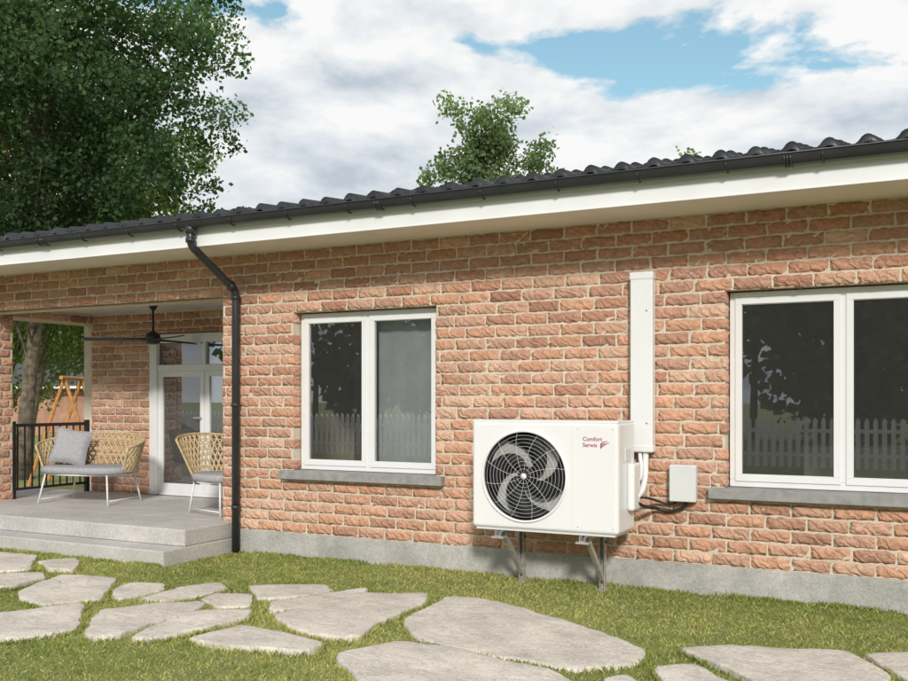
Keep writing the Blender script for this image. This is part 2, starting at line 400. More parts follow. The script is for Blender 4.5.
for zz in (.31,2.3):
    for xx in xs: V.append((xx,y+.3+.02*math.sin(xx*60),zz))
for i in range(59): F.append((i,i+1,61+i,60+i))
mesh_obj('door_curtain',V,F,M_curtain,door,True)
dp=empty('downpipe')
X=-6.137
tube('pipe',[(X,OV-.065,3.09),(X,OV-.065,2.97),(X,OV-.05,2.93),(X,OV-.02,2.90),(X,-.12,2.60),(X,-.085,2.57),(X,-.065,2.53),(X,-.065,2.45),(X,-.065,.02)],.038,M_dark,dp,16)
for z in (2.5,1.45,.45):
    tube('collar',[(X,-.065,z-.018),(X,-.065,z+.018)],.044,M_dark,dp,16)
    box('collar_bracket',(X-.012,-.03,z-.01),(X+.012,.006,z+.01),M_dark,dp)
tube('outlet',[(X,OV-.065,3.11),(X,OV-.065,3.03)],.048,M_dark,dp,16)
tube('elbow_collar',[(X,OV-.065,2.99),(X,OV-.065,2.95)],.046,M_dark,dp,16)
tube('elbow_collar_lower',[(X,-.15,2.63),(X,-.115,2.59)],.045,M_dark,dp,16)
patio=empty('patio')
box('lower_step',(-11.2,-.98,-.1),(-6.20,-.0,.142),M_patio,patio,.012)
box('upper_slab',(-11.2,-.70,.143),(-6.205,-.02,.30),M_patio,patio,.012)
box('porch_floor',(-11.2,-.018,-.1),(-6.37,PB+.02,.2995),M_patio,patio,.002)
rl=empty('porch_railing')
a=Acc();a.box((PX-.06,.425,1.17),(PX-.02,PB-.005,1.21));a.box((PX-.055,.425,.40),(PX-.025,PB-.005,.43))
yy=.50
while yy<PB: a.box((PX-.048,yy,.43),(PX-.032,yy+.016,1.17));yy+=.105
a.box((PX-.065,.42,.30),(PX-.015,.47,1.24));a.box((PX-.065,PB-.06,.30),(PX-.015,PB-.01,1.24))
a.obj('railing_bars',M_black,rl)
cf=empty('ceiling_fan',(-8.07,.8,0))
tube('rod',[(0,0,2.60),(0,0,2.26)],.013,M_black,cf)
tube('canopy',[(0,0,2.618),(0,0,2.58),(0,0,2.54)],.07,M_black,cf,20,r2=.03)
a=Acc();a.tube([(0,0,2.29),(0,0,2.26),(0,0,2.20),(0,0,2.155),(0,0,2.14)],[.03,.075,.09,.075,.03],24);a.obj('motor',M_black,cf,True)
for i in range(3):
    an=math.radians(-24+120*i);ca,sa=math.cos(an),math.sin(an);V=[];F=[]
    for j,r in enumerate(np.linspace(.07,.76,10)):
        w=.03+.045*min(1,(r-.07)/.2)-.02*(r/.76);
        for sgn,zz in ((-1,-.012),(1,.012)):
            V.append((ca*r-sa*sgn*w,sa*r+ca*sgn*w,2.19+zz))
    for j in range(9): F.append((2*j,2*j+1,2*j+3,2*j+2))
    o=mesh_obj('blade_%d'%(i+1),V,F,M_black,cf,True);mo=o.modifiers.new('s','SOLIDIFY');mo.thickness=.012
# ---------------------------------------------------------------- heat pump outdoor unit
ac=empty('air_conditioner_outdoor_unit')
ax0,ax1,ay0,ay1,az0,az1=-3.295,-2.10,-.62,-.19,.50,1.335
bodyo=box('cabinet',(ax0,ay0,az0),(ax1,ay1,az1),M_casing,None,.028,4)
cx,cz,cr=-2.85,.912,.345
cut=mesh_obj('cutter',[],[],None)
bm=bmesh.new();bmesh.ops.create_cone(bm,cap_ends=True,segments=96,radius1=cr,radius2=cr,depth=.4);bmesh.ops.rotate(bm,verts=bm.verts,cent=(0,0,0),matrix=Matrix.Rotation(math.pi/2,3,'X'));bmesh.ops.translate(bm,verts=bm.verts,vec=(cx,ay0+.0,cz));bm.to_mesh(cut.data);bm.free()
mo=bodyo.modifiers.new('bo','BOOLEAN');mo.operation='DIFFERENCE';mo.object=cut;mo.solver='EXACT'
bpy.context.view_layer.update();dg=bpy.context.evaluated_depsgraph_get()
me=bpy.data.meshes.new_from_object(bodyo.evaluated_get(dg));bodyo.modifiers.clear();bodyo.data=me;bpy.data.objects.remove(cut)
bodyo.parent=ac
def disc(nm,y,r,mat,par,seg=64):
    a=Acc()
    a.v=[(cx+r*math.cos(2*math.pi*i/seg),y,cz+r*math.sin(2*math.pi*i/seg)) for i in range(seg)];a.f=[tuple(range(seg))]
    return a.obj(nm,mat,par)
disc('fan_cavity',ay0+.12,cr-.001,M_cavity,ac)
a=Acc();seg=64
for yy in (ay0+.02,ay0+.119):
    for i in range(seg): a.v.append((cx+(cr-.004)*math.cos(2*math.pi*i/seg),yy,cz+(cr-.004)*math.sin(2*math.pi*i/seg)))
for i in range(seg):
    j=(i+1)%seg;a.f.append((i,j,seg+j,seg+i))
a.obj('fan_shroud',M_blade,ac,True)
tube('guard_rim',[(cx+(cr+.004)*math.cos(2*math.pi*i/72),ay0-.004,cz+(cr+.004)*math.sin(2*math.pi*i/72)) for i in range(72)],.010,M_casing,ac,10,closed=True)
a=Acc()
for b in range(4):
    t0=b*math.pi/2+.35;n=len(a.v);K=20
    for i in range(K):
        f=i/(K-1);r=.03+(.336-.03)*f
        sweep=1.5*f**1.15
        wid=1.20*(1-.14*f)*(.65+.35*math.sin(math.pi*min(1,.15+.75*f)))
        if f>.93: wid*=.9
        for s,dy in ((-.5,.0),(0,.012),(.5,.035)):
            t=t0+sweep+s*wid
            a.v.append((cx+r*math.cos(t),ay0+.055+dy,cz+r*math.sin(t)))
    for i in range(K-1):
        for j in range(2): a.f.append((n+i*3+j,n+i*3+j+1,n+(i+1)*3+j+1,n+(i+1)*3+j))
o=a.obj('fan_blades',M_blade,ac,True);mo=o.modifiers.new('s','SOLIDIFY');mo.thickness=.005
tube('fan_hub',[(cx,ay0+.04,cz),(cx,ay0+.05,cz),(cx,ay0+.10,cz)],.07,M_blade,ac,24)
a=Acc()
for k in range(2,12):
    r=cr*k/12
    a.tube([(cx+r*math.cos(2*math.pi*i/56),ay0+.006-.012*(1-(r/cr)**2),cz+r*math.sin(2*math.pi*i/56)) for i in range(56)],.0010,4,closed=True)
for k in range(12):
    t=2*math.pi*k/12
    a.tube([(cx+r*math.cos(t-.35*(r/cr)),ay0+.008-.012*(1-(r/cr)**2),cz+r*math.sin(t-.35*(r/cr))) for r in np.linspace(.03,cr+.003,8)],.0012,5)
a.tube([(cx,ay0-.010,cz),(cx,ay0-.004,cz)],.024,24)
a.obj('fan_guard',M_casing,ac,True)
box('panel_seam',(-2.455,ay0-.0012,az0+.03),(-2.452,ay0+.001,az1-.03),M_greybox,ac)
box('side_seam',(ax1-.001,ay0+.10,az0+.03),(ax1+.0012,ay0+.104,az1-.03),M_seam,ac)
box('lid',(ax0+.004,ay0+.004,az1-.012),(ax1-.004,ay1-.004,az1+.008),M_casing,ac,.006)
box('base_rail',(ax0+.03,ay0+.02,az0-.016),(ax1-.03,ay1-.02,az0+.002),M_greybox,ac)
box('side_handle',(ax1-.001,ay0+.17,az1-.30),(ax1+.006,ay0+.30,az1-.20),M_greybox,ac,.004)
box('valve_cover',(ax1-.001,ay0+.22,az0+.16),(ax1+.055,ay1-.02,az0+.52),M_casing,ac,.022,3)
for xx in (-2.41,-2.14):
    for zz in (az0+.05,az1-.05): tube('casing_screw',[(xx,ay0-.003,zz),(xx,ay0+.002,zz)],.006,M_greybox,ac,10)
def text(body,x,z,s,par,mat):
    c=bpy.data.curves.new('lettering','FONT');c.body=body;c.size=s;c.extrude=.0008;c.offset=.0004;c.materials.append(mat)
    o=bpy.data.objects.new('lettering',c);o.location=(x,ay0-.0012,z);o.rotation_euler=(math.pi/2,0,0);link(o,par)
text('Comfort',-2.375,1.195,.043,ac,M_red);text('Serwis',-2.375,1.150,.043,ac,M_red)
a=Acc()
for dz,l_ in ((0,.07),(.014,.055),(-.012,.04)):
    a.tube(spline([(-2.235,ay0-.002,1.155+dz),(-2.215,ay0-.002,1.172+dz),(-2.235+l_,ay0-.002,1.182+dz)],5),.005,5,r2=.0015)
a.obj('emblem',M_red,ac)
def bracket(nm,xl):
    b=empty(nm);a=Acc()
    a.box((xl-.022,ay0-.03,az0-.06),(xl+.022,-.10,az0-.055));a.box((xl-.022,ay0-.03,az0-.0548),(xl-.018,-.10,az0-.018));a.box((xl+.018,ay0-.03,az0-.0548),(xl+.022,-.10,az0-.018))
    a.box((xl-.022,-.18,.0),(xl-.017,-.13,az0-.061));a.box((xl+.017,-.18,.0),(xl+.022,-.13,az0-.061));a.box((xl-.0168,-.135,.0),(xl+.0168,-.13,az0-.061))
    a.box((xl-.04,-.22,-.01),(xl+.04,-.09,.008))
    n=len(a.v);w=.016
    for (yy,zz) in ((ay0+.08,az0-.061),(ay0+.13,az0-.061),(-.181,.13),(-.181,.07)):
        a.v+=[(xl-w,yy,zz),(xl+w,yy,zz)]
    a.f+=[(n,n+1,n+3,n+2),(n+2,n+3,n+5,n+4),(n+4,n+5,n+7,n+6),(n+6,n+7,n+1,n),(n,n+2,n+4,n+6),(n+1,n+7,n+5,n+3)]
    for yy in (ay0+.06,ay1-.08): a.box((xl-.03,yy-.03,az0-.0178),(xl+.03,yy+.03,az0-.001))
    a.box((xl-.03,-.0995,az0-.09),(xl+.03,-.012,az0-.0))
    a.box((xl-.05,ay0-.036,az0-.075),(xl+.05,ay0+.05,az0-.0605))
    a.obj('steelwork',M_galv,b)
    bl=Acc()
    for yy in (ay0+.0,ay0+.03): bl.tube([(xl+.03,yy,az0-.08),(xl+.03,yy,az0-.03)],.008,8)
    bl.tube([(xl+.022,-.155,az0-.12),(xl+.03,-.155,az0-.12)],.012,8)
    bl.obj('bolts',M_dark,b)
bracket('mounting_bracket',-3.06);bracket('mounting_bracket.001',-2.37)
lc=empty('pipe_cover')
box('channel',(-2.165,-.105,1.10),(-1.985,-.012,2.50),M_upvc,lc,.012,3)
box('end_cap',(-2.170,-.11,2.44),(-1.980,-.012,2.503),M_upvc,lc,.012,3)
box('lower_cap',(-2.170,-.11,1.09),(-1.980,-.012,1.15),M_upvc,lc,.012,3)
for z in (2.2,1.32): 
    tube('screw',[(-2.03,-.112,z),(-2.03,-.100,z)],.007,M_galv,lc,8)
pipes=empty('refrigerant_pipes')
tube('insulated_pipe',spline([(-2.05,-.06,1.15),(-2.05,-.07,1.02),(-2.045,-.10,.90),(-2.05,-.17,.80),(-2.06,-.27,.76)],8),.024,M_upvc,pipes,12)
tube('insulated_pipe_small',spline([(-2.10,-.06,1.15),(-2.09,-.08,1.05),(-2.07,-.12,.97),(-2.055,-.2,.90),(-2.06,-.28,.88)],8),.016,M_upvc,pipes,12)
cable=empty('power_cable')
tube('cable_a',spline([(-2.06,-.28,.72),(-2.02,-.2,.68),(-1.97,-.06,.655),(-1.9,-.03,.635),(-1.83,-.03,.64),(-1.76,-.03,.67),(-1.73,-.04,.74)],8),.013,M_cable,cable,8)
tube('cable_b',spline([(-2.06,-.28,.76),(-2.0,-.16,.74),(-1.95,-.06,.71),(-1.88,-.035,.69),(-1.83,-.04,.70),(-1.80,-.04,.73)],8),.009,M_cable,cable,8)
jb=empty('junction_box')
box('box_body',(-1.86,-.085,.715),(-1.655,-.012,1.0),M_greybox,jb,.010,3)
box('box_lid',(-1.856,-.098,.719),(-1.659,-.086,.996),M_greybox,jb,.005,2)
# ---------------------------------------------------------------- wicker seats
def wicker(nm,loc,rot,a_,b_,H,span=112,cushion=True,flare=.18):
    e=empty(nm,loc,rot)
    seat=.40
    def P(ph,v):
        k=1+flare*v
        hh=H*(.72+.28*math.cos(ph*.9)) 
        return Vector((a_*k*math.sin(ph),b_*k*math.cos(ph),seat-.03+v*hh))
    sp=math.radians(span);ac_=Acc()
    n=int(26*a_/.5)
    for i in range(-6,n+7):
        for sg in (-1,1):
            pts=[]
            for j in range(9):
                v=j/8;ph=-sp+2*sp*(i/n)+sg*v*.45
                if -sp<=ph<=sp: pts.append(P(ph,v))
            if len(pts)>1: ac_.tube(pts,.0105,5)
    ac_.obj('woven_back',M_wicker,e,True)
    r=Acc();r.tube([P(-sp+2*sp*i/40,1) for i in range(41)],.014,8);r.tube([P(-sp+2*sp*i/40,.03) for i in range(41)],.010,8)
    for q in (-1,1): r.tube([P(q*sp,j/6) for j in range(7)],.012,8)
    for i in range(7):
        v=(i+1)/8;r.tube([P(-sp+2*sp*k/40,v) for k in range(41)],.006,5)
    r.obj('woven_rim',M_wicker,e,True)
    s=Acc();K=40
    for zz,k in ((seat-.05,.93),(seat-.045,.98),(seat-.005,1.0),(seat+.02,.98),(seat+.03,.90)):
        for i in range(K):
            t=2*math.pi*i/K;s.v.append((a_*k*math.copysign(abs(math.cos(t))**.75,math.cos(t)),b_*k*math.copysign(abs(math.sin(t))**.75,math.sin(t)),zz))
    for q in range(4):
        for i in range(K): s.f.append((q*K+i,q*K+(i+1)%K,(q+1)*K+(i+1)%K,(q+1)*K+i))
    s.f.append(tuple(range(4*K,5*K)));s.f.append(tuple(range(K))[::-1])
    s.obj('seat_pad',M_grey_fab,e,True)
    l=Acc()
    for sx in (-1,1):
        for sy in (-1,1):
            l.tube([(sx*a_*.72,sy*b_*.7,seat-.05),(sx*a_*.82,sy*b_*.86,.0)],.011,8)
        l.tube([(sx*a_*.8,-b_*.82,.05),(sx*a_*.8,b_*.82,.05)],.008,6)
    l.tube([(a_*.93*math.cos(2*math.pi*i/40),b_*.93*math.sin(2*math.pi*i/40),seat-.058) for i in range(40)],.011,8,closed=True)
    l.obj('legs',M_white,e,True)
    if cushion:
        V=[];F=[];K=13
        for side in (1,-1):
            for i in range(K):
                for j in range(K):
                    u=i/(K-1)*2-1;v=j/(K-1)*2-1
                    th=.075*((1-u**4)*(1-v**4))**.5
                    pin=1-.08*(1-abs(u))*abs(v)**2;pin2=1-.08*(1-abs(v))*abs(u)**2
                    V.append((u*.22*pin2,side*th,v*.22*pin))
        for s_ in range(2):
            for i in range(K-1):
                for j in range(K-1):
                    q=s_*K*K+i*K+j;F.append((q,q+1,q+K+1,q+K))
        o=mesh_obj('cushion',V,F,M_grey_fab,e,True);o.location=(-a_*.55,.06,seat+.245);o.rotation_euler=(-.32,.16,.30)
wicker('wicker_loveseat',(-8.88,.62,.30),math.radians(10),.58,.36,.43)
wicker('wicker_chair',(-6.74,.50,.30),math.radians(74),.32,.34,.46,62,cushion=False,flare=.55)
# ---------------------------------------------------------------- flagstones
ST="""-8.26 -1.28, -7.57 -1.19, -7.00 -1.73, -7.26 -2.02
-7.18 -2.08, -6.83 -1.75, -6.53 -1.90, -6.44 -2.33, -6.61 -2.50
-7.31 -1.43, -7.12 -1.12, -6.91 -1.23, -6.64 -1.60, -6.87 -1.66
-6.30 -2.43, -6.58 -1.78, -6.04 -1.65, -5.48 -2.34, -5.69 -2.71, -6.03 -2.62
-5.73 -2.05, -5.82 -1.74, -5.54 -1.64, -5.32 -1.84, -5.40 -2.30
-5.28 -2.24, -5.35 -1.68, -5.14 -1.39, -4.91 -1.59, -4.95 -2.15
-5.84 -3.07, -5.54 -2.45, -4.89 -3.06, -5.07 -3.44, -5.23 -3.52
-5.25 -2.60, -5.09 -2.26, -4.76 -2.01, -4.61 -2.27, -4.56 -3.01, -4.66 -3.20, -4.84 -3.10
-4.86 -2.02, -4.94 -1.74, -4.65 -1.67, -4.33 -2.02, -4.54 -2.20
-4.89 -1.45, -4.37 -1.09, -4.14 -1.24, -4.23 -1.62, -4.48 -1.83
-4.44 -3.12, -4.67 -2.40, -4.27 -2.09, -4.12 -2.33, -4.29 -3.07
-4.13 -2.96, -4.07 -2.49, -3.55 -2.55, -3.26 -2.65, -3.27 -2.88, -3.64 -2.97
-4.34 -1.87, -4.25 -1.59, -3.99 -1.03, -3.90 -1.20, -3.87 -1.63, -4.13 -2.10
-4.07 -2.20, -3.98 -1.25, -3.47 -0.99, -3.32 -1.28, -3.30 -2.01, -3.19 -2.48, -3.49 -2.52
-3.18 -1.95, -3.27 -1.13, -2.93 -1.08, -1.93 -1.56, -1.48 -1.92, -1.48 -2.21, -1.79 -2.50, -2.36 -2.44, -2.91 -2.28
-3.14 -2.77, -2.94 -2.35, -2.38 -2.40, -1.84 -2.52, -1.58 -2.79, -1.47 -3.24, -2.12 -3.57, -2.81 -3.12
-1.60 -2.56, -1.50 -2.43, -1.36 -2.56, -1.31 -2.83, -1.46 -2.91
-1.42 -2.20, -1.25 -2.04, -0.95 -2.30, -0.96 -2.65, -1.20 -2.77
-1.39 -1.78, -1.06 -1.58, -0.46 -1.40, -0.21 -1.80, -0.26 -2.30, -0.65 -2.50, -1.07 -2.08
-0.41 -1.45, -0.10 -1.19, 0.10 -1.49, -0.04 -1.89, -0.24 -1.75
0.25 -1.6, 0.9 -1.2, 1.4 -1.6, 1.1 -2.2, 0.5 -2.1
-0.9 -3.0, -0.3 -2.7, 0.3 -2.9, 0.1 -3.6, -0.6 -3.7
-7.9 -2.3, -7.4 -2.2, -6.9 -2.6, -7.2 -3.1, -7.8 -3.0
-9.3 -1.5, -8.5 -1.45, -8.0 -1.9, -8.5 -2.4, -9.2 -2.2"""
polys=[]
stones=empty('flagstone_path')
for si,line in enumerate(ST.split('\n')):
    p=[tuple(float(q) for q in s.split()) for s in line.split(',')]
    c=np.mean(p,0);B=[];n=len(p)
    p=[tuple(np.array(q)+(c-np.array(q))/np.linalg.norm(c-np.array(q))*.020) for q in p]
    for i in range(n):
        A0=np.array(p[i]);A1=np.array(p[(i+1)%n]);L=np.linalg.norm(A1-A0);k=max(3,int(L/.045))
        nrm=np.array((A1[1]-A0[1],A0[0]-A1[0]))/L;w=0
        for j in range(k):
            t=j/k;w=.75*w+rng.normal(0,.008)
            q=A0+(A1-A0)*t+nrm*(w*(1 if j else 0))
            if j==0: q=q+(c-q)*.03
            B.append(q)
    B=np.array(B);B=(B*4+np.roll(B,1,0)+np.roll(B,-1,0))/6
    polys.append(B);m=len(B);V=[];F=[];top=.038+rng.uniform(-.006,.006)
    tx,ty=rng.normal(0,.006,2)
    for s,z in ((1.0,-.03),(1.004,top-.014),(.992,top-.003),(.972,top),(.85,top),(.7,top),(.5,top),(.3,top),(.12,top)):
        for q in B:
            v=c+(q-c)*s;dz=(rng.normal(0,.0010)+.004*math.sin(v[0]*9+si)*math.cos(v[1]*11+si*2)+tx*(v[0]-c[0])+ty*(v[1]-c[1])) if z>.0 else 0
            V.append((v[0]+rng.normal(0,.002),v[1]+rng.normal(0,.002),z+dz))
    R=9
    for r in range(R-1):
        for i in range(m): F.append((r*m+i,r*m+(i+1)%m,(r+1)*m+(i+1)%m,(r+1)*m+i))
    F.append(tuple(range((R-1)*m,R*m)))
    o=mesh_obj('stone_%d'%(si+1),V,F,M_stone,stones,True)
# ---------------------------------------------------------------- ground + grass
gx=[-400,-60,-12,4,60,400];gy=[-400,-60,-7,0,60,600]
V=[(x,y,0) for y in gy for x in gx];F=[(j*6+i,j*6+i+1,(j+1)*6+i+1,(j+1)*6+i) for j in range(5) for i in range(5)]
mesh_obj('ground',V,F,M_ground)
def inside(px,py,poly):
    r=np.zeros(len(px),bool);n=len(poly)
    x0,y0=poly.min(0)-.01;x1,y1=poly.max(0)+.01
    idx=np.where((px>x0)&(px<x1)&(py>y0)&(py<y1))[0]
    X=px[idx];Y=py[idx];rr=np.zeros(len(idx),bool)
    for i in range(n):
        ax,ay=poly[i];bx,by=poly[i-1]
        c=((ay>Y)!=(by>Y));xx=(bx-ax)*(Y-ay)/((by-ay)+1e-12)+ax
        rr^=c&(X<xx)
    r[idx]=rr;return r
def lf(x,y): return .5+.25*np.sin(x*1.7+1.1*np.sin(y*2.1))+.25*np.sin(y*3.3+x*.9+1.3*np.sin(x*2.7))
NB=330000
px=rng.uniform(-11.5,1.6,NB);py=rng.uniform(-4.6,0,NB)
tall=np.zeros(NB)
ex=[rng.uniform(-6.2,1.6,9000)];ey=[-.014-rng.exponential(.022,9000)]
ex.append(rng.uniform(-11,-6.2,5000));ey.append(-.985-rng.exponential(.022,5000))
for B in polys:
    m=int(len(B)*28);i=rng.integers(0,len(B),m);t=rng.random(m)[:,None]
    q=B[i]*(1-t)+B[(i+1)%len(B)]*t;cc_=B.mean(0);dv=q-cc_;dv/=np.linalg.norm(dv,axis=1)[:,None]
    q=q+dv*rng.exponential(.010,(m,1));ex.append(q[:,0]);ey.append(q[:,1])
ex=np.concatenate(ex);ey=np.concatenate(ey);pk=rng.random(len(ex))<np.clip(lf(ex*5,ey*4)*1.3,0,1);ex=ex[pk];ey=ey[pk]
px=np.concatenate([px,ex]);py=np.concatenate([py,ey]);tall=np.concatenate([tall,np.ones(len(ex))])
keep=~((px<-6.19)&(py>-.985))&(py<-.013)
keep&=~((px<-7)&(py<-3.2))&~((px<-5.5)&(py<-4.2))
px=px[keep];py=py[keep];tall=tall[keep];k=np.zeros(len(px),bool)
for B in polys: k|=inside(px,py,B)
px=px[~k];py=py[~k];tall=tall[~k]
den=lf(px*1.9+3,py*2.2);m_=(rng.random(len(px))<(.62+.38*den))|(tall>0);px=px[m_];py=py[m_];tall=tall[m_];n=len(px)
clump=np.clip(lf(px*4.3,py*3.9)+.5*(lf(px*11+2,py*12)-.5),0,1.2)
h=rng.uniform(.007,.024,n)*(.6+.8*clump)+tall*rng.uniform(.004,.026,n);ang=rng.uniform(0,6.28,n);w=rng.uniform(.0024,.0050,n)
lean=rng.uniform(.006,.032,n);la=rng.uniform(0,6.28,n)
V=np.zeros((n,4,3));V[:,0,0]=px-np.cos(ang)*w;V[:,0,1]=py-np.sin(ang)*w
V[:,1,0]=px+np.cos(ang)*w;V[:,1,1]=py+np.sin(ang)*w
V[:,2,0]=px+np.cos(la)*lean*.4+np.cos(ang)*w*.7;V[:,2,1]=py+np.sin(la)*lean*.4+np.sin(ang)*w*.7;V[:,2,2]=h*.6
V[:,3,0]=px+np.cos(la)*lean;V[:,3,1]=np.minimum(py+np.sin(la)*lean,-.013);V[:,3,2]=h
patch=lf(px*.8,py)+.45*(lf(px*5+1,py*6)-.5)+.35*(lf(px*13+1,py*11)-.5)
mixv=np.clip(patch+rng.normal(0,.26,n),0,1)[:,None]
c=np.array((.25,.32,.085))*(1-mixv)+np.array((.50,.50,.18))*mixv
dead=rng.random(n)<.10;c[dead]=(.56,.48,.28)
c=c*rng.uniform(.7,1.25,(n,1));c=np.concatenate([c,np.ones((n,1))],1)
fast_mesh('grass',V.reshape(-1,3),4,M_grass,None,np.repeat(c,4,0))
# ---------------------------------------------------------------- trees
def leafcloud(P,size,droop=.3):
    n=len(P);a=rng.normal(0,1,(n,3));a[:,2]-=droop;a/=np.linalg.norm(a,axis=1)[:,None]
    b=rng.normal(0,1,(n,3));b-=a*np.sum(a*b,1)[:,None];b/=np.linalg.norm(b,axis=1)[:,None]
    L=(size*rng.uniform(.7,1.3,n))[:,None];W=L*.42
    V=np.stack([P,P+a*L*.5+b*W,P+a*L,P+a*L*.5-b*W],1)
    return V.reshape(-1,3)
def tree(nm,base,trunk_h,cc,rad,ncl,nleaf,lsize,col,trunk_r,clr=(.45,.85),seed=1,irregular=.25,core=.45,limb=.22,extra=()):
    rg=np.random.default_rng(seed);e=empty(nm)
    base=np.array(base,float);cc=np.array(cc,float);rad=np.array(rad,float)
    cl=[]
    while len(cl)<ncl:
        d=rg.normal(0,1,3);d/=np.linalg.norm(d);r=rg.uniform(.1,1)**core*(1+rg.normal(0,irregular*.5))
        p=cc+d*rad*r
        if p[2]<base[2]+trunk_h: continue
        cl.append((p,rg.uniform(*clr)))
    for q in extra: cl.append((np.array(q,float),clr[1]))
    a=Acc();top=cc+np.array((0,0,rad[2]*.35))
    tp=[base+(top-base)*t+np.array((math.sin(t*5+seed)*.12,math.cos(t*4+seed)*.12,0))*min(1,t*3) for t in np.linspace(0,1,9)]
    a.tube([tuple(q) for q in tp],[trunk_r*(1.25 if i==0 else 1-.105*i) for i in range(9)],10)
    for i,(p,r) in enumerate(cl):
        t=np.clip((p[2]-base[2])/(top[2]-base[2])*.75-.08+rg.uniform(-.1,.05),.25,.95)
        f=t*8;k=int(min(f,7));s=tp[k]+(tp[k+1]-tp[k])*(f-k)
        if i%4==0 or np.linalg.norm(p-s)<1.5:
            mid=(s+p)/2+np.array((rg.normal(0,.15),rg.normal(0,.15),.25))
            a.tube(spline([tuple(s),tuple(mid),tuple(p)],4),trunk_r*limb,5,r2=trunk_r*.04)
    a.obj('trunk_and_limbs',M_bark,e,True)
    Vs=[];Cs=[]
    for p,r in cl:
        m=int(nleaf*(r/clr[1])**2*rg.uniform(.7,1.2))
        K=max(4,m//14);tw=rg.normal(0,1,(K,3));tw/=np.linalg.norm(tw,axis=1)[:,None];tw*=(rg.random((K,1))**.4)*r*np.array((1,1,.62))
        q=p+tw[rg.integers(0,K,m)]+rg.normal(0,lsize*1.1,(m,3))
        Vs.append(leafcloud(q,lsize))
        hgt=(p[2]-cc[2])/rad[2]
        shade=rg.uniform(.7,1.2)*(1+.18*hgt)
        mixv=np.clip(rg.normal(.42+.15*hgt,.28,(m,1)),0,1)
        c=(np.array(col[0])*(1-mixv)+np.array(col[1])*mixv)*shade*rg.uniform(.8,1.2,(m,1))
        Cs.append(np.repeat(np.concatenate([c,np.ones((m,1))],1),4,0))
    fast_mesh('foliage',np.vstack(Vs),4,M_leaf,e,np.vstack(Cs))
    return e
GD=((.045,.09,.05),(.13,.195,.09));GL=((.14,.19,.09),(.26,.31,.15))
low=[(-14.3,3.7,4.1),(-15.1,3.9,4.4),(-13.6,4.2,4.5),(-14.6,3.6,5.2),(-15.6,4.0,5.0),(-13.4,3.9,5.2),(-16.2,4.2,4.2),(-14.0,3.8,4.7),(-15.3,3.8,5.6),(-14.9,4.0,3.7)]
tree('broadleaf_tree',(-15.45,4.95,-.05),3.3,(-14.8,4.9,7.4),(3.9,3.4,3.5),235,620,.085,GD,.16,(.42,.82),11,.24,.6,.16,low)
tree('broadleaf_tree.001',(-23.2,11.2,-.05),2.6,(-21.2,10.7,6.0),(4.3,3.8,3.4),140,520,.12,GL,.2,(.6,1.05),5,.2,.6,.15)
tree('broadleaf_tree.002',(-26.5,13.0,-.05),1.2,(-26.0,13.4,3.7),(2.6,2.4,2.0),44,320,.13,GL,.14,(.5,.9),15)
tree('maple_tree',(-10.5,15.4,-.05),4,(-10.45,15.4,7.6),(1.65,1.5,1.75),52,330,.105,((.11,.16,.09),(.22,.28,.15)),.12,(.30,.55),8,.28,.6)
tree('maple_tree.001',(-7.0,23.6,-.05),4,(-7.0,23.6,8.0),(1.0,1.0,1.5),18,220,.14,((.11,.16,.09),(.22,.28,.15)),.12,(.35,.55),9,.3)
def belt(nm,cl,m,ls,col,seed,nk=9):
    rg=np.random.default_rng(seed);Vs=[];Cs=[];a=Acc()
    for (x,y,r,hh) in cl:
        a.tube([(x,y,-.1),(x+.1,y,hh*.4),(x,y,hh*.8)],.16,6,r2=.05)
        for k in range(nk):
            d=rg.normal(0,1,3);d/=np.linalg.norm(d);p=np.array((x,y,hh*.52))+d*np.array((r,r,hh*.40))*.8
            q=rg.normal(0,1,(m,3));q/=np.linalg.norm(q,axis=1)[:,None];q*=rg.random((m,1))**.35*r*.6;q=q+p
            Vs.append(leafcloud(q,ls));mv=np.clip(rg.normal(.45,.3,(m,1)),0,1)
            c=(np.array(col[0])*(1-mv)+np.array(col[1])*mv)*rg.uniform(.75,1.25)
            Cs.append(np.repeat(np.concatenate([c,np.ones((m,1))],1),4,0))
    e=empty(nm);a.obj('trunks',M_bark,e);fast_mesh('foliage',np.vstack(Vs),4,M_leaf,e,np.vstack(Cs))
belt('distant_trees',[(-66+i*3.4+random.uniform(-1,1),38+random.uniform(-4,6)+abs(i-4)*.6,random.uniform(2.4,3.6),random.uniform(6,9)) for i in range(18)],130,.42,GL,3,11)
belt('garden_trees',[(-30+i*2.6+random.uniform(-.8,.8),-29+random.uniform(-2,3),random.uniform(2.2,3),random.uniform(6,10)) for i in range(25)],110,.5,((.07,.10,.05),(.14,.18,.08)),4,12)
pf=empty('picket_fence');a=Acc();x=-24
while x<16:
    n=len(a.v);a.box((x,-14.0,.05),(x+.09,-13.975,1.05))
    a.v+=[(x,-14,1.05),(x+.09,-14,1.05),(x+.045,-14,1.13),(x,-13.975,1.05),(x+.09,-13.975,1.05),(x+.045,-13.975,1.13)]
    b=n+8;a.f+=[(b,b+1,b+2),(b+5,b+4,b+3),(b,b+2,b+5,b+3),(b+1,b+4,b+5,b+2)];x+=.17
a.box((-24,-14.04,.28),(16,-14.001,.36));a.box((-24,-14.04,.80),(16,-14.001,.88));a.obj('pickets',M_white,pf)
nh=empty('brick_house.001',(-33.5,21.0,0),math.radians(24));
M_nb=simple('neighbour_brick',(.42,.24,.17),.9,var=.15,vscale=3)
box('walls',(-7,0,-.1),(6,7,2.05),M_nb,nh)
